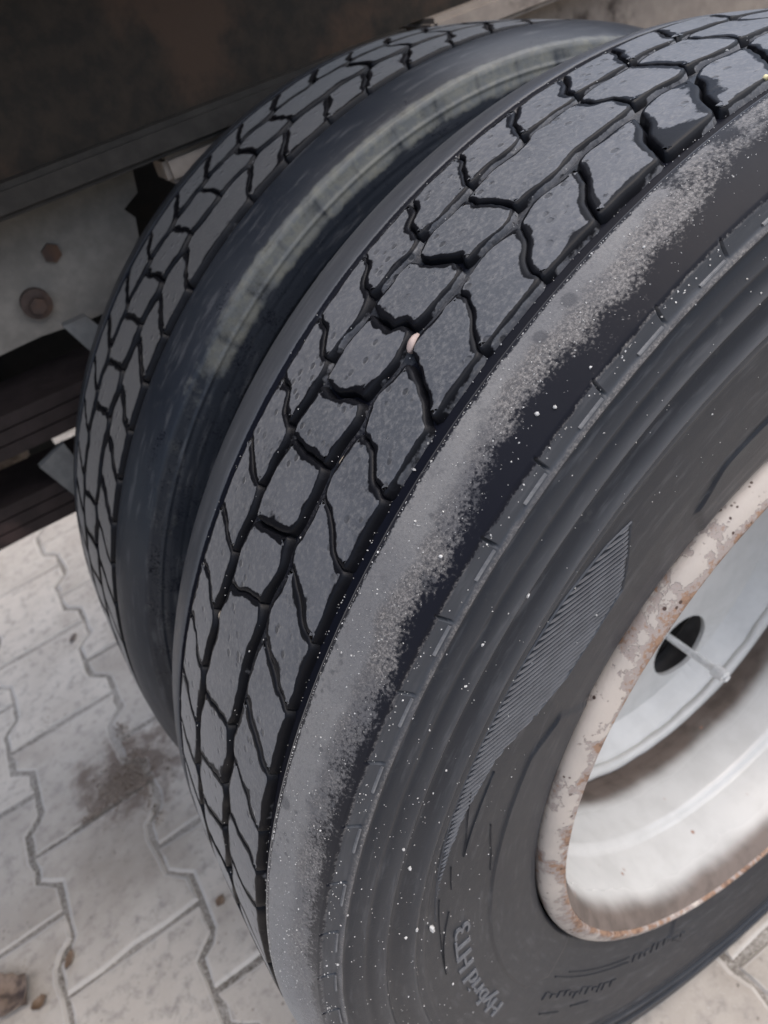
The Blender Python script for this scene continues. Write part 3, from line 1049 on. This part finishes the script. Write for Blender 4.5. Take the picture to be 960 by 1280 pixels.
# pebbles wedged in the grooves
def pebble(th, y, lift, size, mat, label, rot=0.0):
    bm = bmesh.new()
    bmesh.ops.create_icosphere(bm, subdivisions=3, radius=1)
    rn = Vector((th, y * 100, 3))
    for v in bm.verts:
        k = 1 + 0.22 * mnoise.noise(v.co * 1.1 + rn) + 0.06 * mnoise.noise(v.co * 3.5 + rn)
        v.co = Vector((v.co.x * size[0], v.co.y * size[1], v.co.z * size[2])) * k
    o = bm_obj('pebble', bm, mat, None, True)
    p = tread_pt(th, y, lift)
    n = Vector((p.x, 0, p.z)).normalized()
    tang = Vector((n.z, 0, -n.x))                     # up the tread
    yax = n.cross(tang)
    m = Matrix((tang, yax, n)).transposed() @ Matrix.Rotation(rot, 3, 'Z')
    o.matrix_world = Matrix.Translation(p + Vector((0, 0, H))) @ m.to_4x4()
    return tag(o, label, 'pebble', 'pebbles wedged in the tread')
pebble(59.6, -0.0192, -0.0012, (0.0042, 0.0021, 0.0024), M['pebpink'], 'pink pointed pebble standing in the tread groove, largest of the wedged stones', 0.25)
pebble(51.3, -0.0200, -0.0030, (0.0028, 0.0013, 0.0018), M['pebtan'], 'tan stone chip wedged in the groove below the pink pebble', 0.1)
pebble(36.1, 0.0203, -0.0028, (0.0028, 0.0016, 0.0018), M['pebtan'], 'flat tan stone low in the groove near the inner edge of the nearer tyre', 0.0)
pebble(84.2, -0.0535, -0.0006, (0.0013, 0.0011, 0.0012), M['pebyel'], 'tiny yellow grain beside the straight groove near the top of the tyre', 0.0)

# ------------------------------------------------------------------ rims
def lathe(name, prof, mat, parent, nth=256, rust=None, smooth=True, close=False, wob=0.0):
    """prof: list of (y, r, rust)"""
    verts, at, faces = [], [], []
    n = len(prof)
    for j in range(nth):
        th = 2 * pi * j / nth
        for y, r, ru in prof:
            rr = r + wob * mnoise.noise(Vector((cos(th) * 9, sin(th) * 9, y * 200)))
            verts.append((-rr * cos(th), y, rr * sin(th)))
            at.append(ru)
    m = n if close else n - 1
    for j in range(nth):
        k = (j + 1) % nth
        for i in range(m):
            i2 = (i + 1) % n
            faces.append((j * n + i, k * n + i, k * n + i2, j * n + i2))
    return mesh_obj(name, verts, faces, mat, parent, smooth, {'rust': at})

def build_rim(wheel, detailed):
    fl = [(-0.0780, 0.2255, 0.3), (-0.0830, 0.2268, 0.50), (-0.0865, 0.2272, 0.42), (-0.0893, 0.2262, 0.30), (-0.0915, 0.2240, 0.30), (-0.0932, 0.2212, 0.46),
          (-0.0943, 0.2184, 0.66), (-0.0949, 0.2164, 0.80), (-0.0949, 0.2152, 0.90), (-0.0941, 0.2145, 0.95), (-0.0925, 0.2138, 0.9)]
    lathe('rim_flange', fl, M['flange'], wheel, 360, wob=0.0003)
    ba = [(-0.0925, 0.2138, 1.0), (-0.0890, 0.2105, 1.0), (-0.0850, 0.2078, 0.85), (-0.0800, 0.2060, 0.62), (-0.0750, 0.2050, 0.36), (-0.0700, 0.2042, 0.14), (-0.0660, 0.2036, 0.05), (-0.0600, 0.2025, 0.0), (-0.0420, 0.1995, 0.0),
          (-0.0392, 0.1990, 0.0), (-0.0375, 0.1968, 0.0), (-0.0355, 0.1945, 0.0), (-0.0320, 0.1938, 0.0), (-0.0200, 0.1925, 0.0), (-0.0120, 0.1912, 0.05), (-0.0040, 0.1908, 0.35), (0.0050, 0.1920, 0.85),
          (0.0150, 0.1965, 1.0), (0.0260, 0.1985, 1.0), (0.0350, 0.1960, 0.9)]
    lathe('rim_barrel', ba, M['rim'], wheel, 256)
    back = [(0.0350, 0.1960, 0.9), (0.0600, 0.1980, 0.8), (0.0830, 0.2080, 0.8), (0.0960, 0.2150, 0.8), (0.0900, 0.2290, 0.8), (0.0780, 0.2255, 0.8)]
    lathe('rim_back', back, M['rim'], wheel, 128)

build_rim(outer_wheel, True)
build_rim(inner_wheel, False)
# disc of the outer wheel, set deep inside the rim, with hand holes
HOLES = [radians(-109 + 90 * k) for k in range(4)]
RHO, RHH = 0.134, 0.0330
pts, faces_c, cnt = [], [], 0
def ringpts(cx, cz, r, n):
    return [Vector((cx + r * cos(2 * pi * i / n), cz + r * sin(2 * pi * i / n))) for i in range(n)]
loops = []
outer = ringpts(0, 0, 0.1885, 160)
allp = list(outer)
loops.append(list(range(160)))
holes_c = []
for hth in HOLES:
    c = (-RHO * cos(hth), RHO * sin(hth))
    holes_c.append(c)
    s0 = len(allp)
    allp += ringpts(c[0], c[1], RHH, 40)
    loops.append(list(range(s0, s0 + 40)))
s0 = len(allp)
allp += ringpts(0, 0, 0.081, 64)
loops.append(list(range(s0, s0 + 64)))
nb = len(allp)
for r in (0.176, 0.181, 0.185, 0.168):
    allp += ringpts(0, 0, r, 120)
for r in (0.093, 0.105):
    allp += ringpts(0, 0, r, 48)
ov, oe, of, iv, ie, if_ = delaunay_2d_cdt(allp, [], loops, 0, 1e-6)
def disc_y(r):
    return 0.050 - 0.026 * smoothstep(0.164, 0.1885, r)
bm = bmesh.new()
bv = [bm.verts.new((v.x, disc_y(v.length), v.y)) for v in ov]
for f_ in of:
    c = sum((Vector(ov[q]) for q in f_), Vector((0, 0))) / len(f_)
    if c.length < 0.0805 or c.length > 0.189 or any((c - Vector(h_)).length < RHH * 0.995 for h_ in holes_c):
        continue
    bm.faces.new([bv[q] for q in f_])
loose = [v for v in bm.verts if not v.link_faces]
bmesh.ops.delete(bm, geom=loose, context='VERTS')
ex = bmesh.ops.extrude_face_region(bm, geom=list(bm.faces))
for v in ex['geom']:
    if isinstance(v, bmesh.types.BMVert):
        v.co.y += 0.004
disc = bm_obj('wheel_disc', bm, M['rim'], outer_wheel, False)
hub = bmesh.new()
rod(hub, (0, 0.056, 0), (0, 0.14, 0), 0.080, 48)
bm_obj('hub', hub, M['dark'], outer_wheel)
drum = bmesh.new()
rod(drum, (0, 0.078, 0), (0, 0.17, 0), 0.168, 64)
bm_obj('brake_drum', drum, M['dark'], outer_wheel)
wb = []
for i in range(10):
    a = 2 * pi * i / 10
    wb.append((0.1868 + 0.0055 * cos(a), 0.0245 + 0.0050 * sin(a)))
lathe('weld_bead', [(y, r, 0.05) for r, y in wb], M['rim'], outer_wheel, 300, close=True, wob=0.0016)
# valve extension through the hand hole
vth = radians(-106)
vx, vz = -0.1060 * cos(vth), 0.1060 * sin(vth)
bm = bmesh.new()
rod(bm, (vx, 0.064, vz), (vx, 0.000, vz), 0.0032)
rod(bm, (vx, 0.080, vz), (vx, 0.058, vz), 0.0065, 6)
valve = bm_obj('valve_stem', bm, M['valve'], outer_wheel)
bm = bmesh.new()
rod(bm, (vx, 0.002, vz), (vx, -0.0095, vz), 0.0056, 12)
rod(bm, (vx, -0.0095, vz), (vx, -0.012, vz), 0.0032, 12)
bm_obj('valve_cap', bm, M['valve'], valve)

# ------------------------------------------------------------------ chassis and springs behind the wheels
chas = empty('trailer_chassis', (0, 0.5, 0.70), 'dark rusty trailer frame with grey bracket and leaf springs behind the wheels', 'chassis')
IC = Matrix.Translation(Vector((0, -0.5, -0.70)))
def cpart(name, bm, mat, parent=None, smooth=False):
    bmesh.ops.transform(bm, matrix=IC, verts=bm.verts)
    return bm_obj(name, bm, mat, parent or chas, smooth)
bm = bmesh.new()
box(bm, -2.2, 1.8, 0.374, 0.386, 0.722, 0.86)
cpart('beam_web', bm, M['beam'])
bm = bmesh.new()
box(bm, -1.2, 0.075, 0.356, 0.470, 0.700, 0.722, 0.004)
cpart('lower_flange', bm, M['flangepaint'])
bm = bmesh.new()
box(bm, 0.095, 1.8, 0.356, 0.470, 0.700, 0.722, 0.004)
cpart('flange_extension', bm, M['dusty'])
bm = bmesh.new()
box(bm, -2.2, 1.8, 0.330, 0.470, 0.86, 0.88, 0.004)
cpart('upper_flange', bm, M['beam'])
bm = bmesh.new()
box(bm, -1.6, 0.10, 0.17, 0.80, 0.93, 0.96, 0.004)  # unseen plate added overhead to shade the farther tyre and the paving
cpart('deck_plate', bm, M['beam'])
bm = bmesh.new()
box(bm, -0.16, 0.0, 0.366, 0.40, 0.678, 0.6995, 0.004)
cpart('ledge', bm, M['dusty'])
bm = bmesh.new()
box(bm, 0.14, 0.62, 0.395, 0.41, 0.60, 0.6995, 0.003)
cpart('side_plate', bm, M['dusty'])
# hanger bracket plate with a notched edge
out = [(-0.62, 0.699), (-0.185, 0.699), (-0.172, 0.690), (-0.176, 0.672), (-0.192, 0.664), (-0.186, 0.655), (-0.190, 0.640), (-0.212, 0.622), (-0.222, 0.600), (-0.226, 0.598), (-0.245, 0.594),
       (-0.262, 0.594), (-0.30, 0.598), (-0.62, 0.592)]
bm = bmesh.new()
f = bm.faces.new([bm.verts.new((x, 0.420, z)) for x, z in out])
ex = bmesh.ops.extrude_face_region(bm, geom=[f])
for v in ex['geom']:
    if isinstance(v, bmesh.types.BMVert):
        v.co.y += 0.012
brk = cpart('hanger_bracket', bm, M['bracket'])
for (x, z, r, dp, seg) in ((-0.2605, 0.655, 0.0078, 0.004, 6), (-0.2905, 0.625, 0.0122, 0.009, 24), (-0.2290, 0.667, 0.0100, 0.0012, 24)):
    bm = bmesh.new()
    rod(bm, (x, 0.421, z), (x, 0.421 - dp, z), r, seg)
    if dp > 0.008:
        rod(bm, (x, 0.42 - dp, z), (x, 0.414 - dp, z), r * 0.55, 6)
    o = cpart('bolt', bm, M['bolt'] if dp > 0.002 else M['bracket'], brk)
# shackle strap
def slab(pts, y0, y1):
    bm = bmesh.new()
    f = bm.faces.new([bm.verts.new((x, y0, z)) for x, z in pts])
    ex = bmesh.ops.extrude_face_region(bm, geom=[f])
    for v in ex['geom']:
        if isinstance(v, bmesh.types.BMVert):
            v.co.y += y1 - y0
    return bm
cpart('shackle_strap', slab([(-0.282, 0.606), (-0.262, 0.606), (-0.240, 0.560), (-0.232, 0.520), (-0.252, 0.520)], 0.395, 0.405), M['strap'])
# leaf springs
def spring(y0, y1, z0, n, th, drop):
    sp = None
    for k in range(n):
        bm = bmesh.new()
        z1 = z0 - k * (th + 0.0012)
        L0, L1 = -0.75 + 0.06 * k, 0.35 - 0.06 * k
        prev = None
        nseg = 24
        rings = []
        for i in range(nseg + 1):
            x = L0 + (L1 - L0) * i / nseg
            sag = drop * ((x + 0.2) / 0.5) ** 2
            rings.append([bm.verts.new((x, y, z1 + sag - q)) for y, q in ((y0 - 0.001 * k, 0), (y1, 0), (y1, th), (y0 - 0.001 * k, th))])
        for a, b in zip(rings, rings[1:]):
            for q in range(4):
                bm.faces.new((a[q], a[(q + 1) % 4], b[(q + 1) % 4], b[q]))
        bm.faces.new(rings[0])
        bm.faces.new(list(reversed(rings[-1])))
        bmesh.ops.bevel(bm, geom=[e for e in bm.edges if e.calc_face_angle(0) > 1.0], offset=0.002, segments=1, affect='EDGES')
        o = cpart('spring_leaf', bm, M['leafs'], sp)
        if sp is None:
            sp = o
            o.name = 'leaf_spring'
    return sp
spring(0.40, 0.475, 0.556, 3, 0.011, 0.02)
spring(0.42, 0.495, 0.470, 3, 0.011, 0.02)
cpart('spring_clamp', slab([(-0.358, 0.500), (-0.330, 0.510), (-0.322, 0.440), (-0.338, 0.432)], 0.405, 0.413), M['strap'])
bm = bmesh.new()
box(bm, -0.75, -0.372, 0.60, 0.66, 0.420, 0.512, 0.004)
cpart('axle_seat', bm, M['dusty'])
bm = bmesh.new()
rod(bm, (0, 0.37, H), (0, 1.9, H), 0.065, 32)
cpart('axle_beam', bm, M['dark'])
bm = bmesh.new()
box(bm, -0.9, 0.5, 0.66, 0.68, 0.475, 0.86)
box(bm, -0.9, -0.345, 0.664, 0.684, 0.30, 0.47)
cpart('cross_plate', bm, M['dark'])  # added dark backing that stands for the shaded gap behind the springs
for (x, z, r) in ((0.475, 0.632, 0.078), (0.71, 0.62, 0.078)):
    bm = bmesh.new()
    rod(bm, (x, 0.50, z), (x, 0.62, z), r, 48)
    bc = cpart('brake_chamber', bm, M['dark'])
    bm = bmesh.new()
    bmesh.ops.create_circle(bm, segments=48, radius=r + 0.005, cap_ends=False, matrix=Matrix.Translation((x, 0.50, z)) @ Matrix.Rotation(pi / 2, 4, 'X'))
    ex = bmesh.ops.extrude_edge_only(bm, edges=list(bm.edges))
    for v in ex['geom']:
        if isinstance(v, bmesh.types.BMVert):
            v.co.y += 0.012
    bmesh.ops.solidify(bm, geom=list(bm.faces), thickness=0.005)
    cpart('clamp_ring', bm, M['dusty'], bc)

# ------------------------------------------------------------------ litter on the paving
def leaf(x, y, ln, wd, ang, curl, mat, label, seed):
    rnd = random.Random(seed)
    bm = bmesh.new()
    nx, ny = 8, 5
    g = []
    for i in range(nx + 1):
        u = i / nx
        hw = wd * (sin(pi * u) ** 0.6) * 0.5 * rnd.uniform(0.8, 1.15)
        row = []
        for j in range(ny):
            v = j / (ny - 1) * 2 - 1
            z = curl * (v * v) + curl * 0.7 * (2 * u - 1) ** 2 + rnd.uniform(0, 0.0009) + 0.0008
            row.append(bm.verts.new(((u - 0.5) * ln, v * hw + rnd.uniform(-0.0006, 0.0006), z)))
        g.append(row)
    for i in range(nx):
        for j in range(ny - 1):
            bm.faces.new((g[i][j], g[i + 1][j], g[i + 1][j + 1], g[i][j + 1]))
    bmesh.ops.remove_doubles(bm, verts=bm.verts, dist=0.0001)
    bmesh.ops.solidify(bm, geom=list(bm.faces), thickness=0.0005)
    o = bm_obj('dry_leaf', bm, mat, None, True)
    o.location = (x, y, 0.0006)
    o.rotation_euler = (0, 0, ang)
    return tag(o, label, 'leaf', 'dry leaf scraps on the paving')
leaf(-0.6131, 0.3128, 0.020, 0.009, 1.0, 0.0015, M['leaf'], 'brown leaf scrap lying across the straight joint at the lower left', 1)
leaf(-0.4443, 0.2604, 0.0125, 0.010, 0.7, 0.001, M['leaf'], 'small brown leaf scrap on the paver beside the nearer tyre', 2)
leaf(-0.489, 0.826, 0.019, 0.009, 0.9, 0.001, M['leaf2'], 'small dark leaf scrap on the far paver beside the farther tyre', 3)
leaf(-0.680, 0.318, 0.062, 0.042, 2.2, 0.010, M['leaf2'], 'large curled rotting leaf, pale and dark brown, at the bottom left corner', 4)
leaf(-0.652, 0.288, 0.016, 0.013, 0.3, 0.004, M['leaf'], 'curled brown leaf tip beside the large rotting leaf', 5)
bm = bmesh.new()
sr = random.Random(21)
for i in range(900):
    k = sr.random()
    if k < 0.55:
        x, y = sr.gauss(-0.492, 0.022), sr.gauss(0.500, 0.016)
    elif k < 0.8:
        x, y = sr.uniform(-0.56, -0.46), 0.4745 + sr.gauss(0, 0.0022)
    else:
        x, y = -0.4747 + sr.gauss(0, 0.004), sr.uniform(0.40, 0.60)
    s = sr.uniform(0.0006, 0.0020)
    add_grain(bm, Vector((x, y, s * 0.3)), s, sr)
so = bm_obj('soil_crumbs', bm, M['soil'])
so['kind'] = 'stuff'
so['label'] = 'dark soil crumbs spread over a paver corner and its joints'
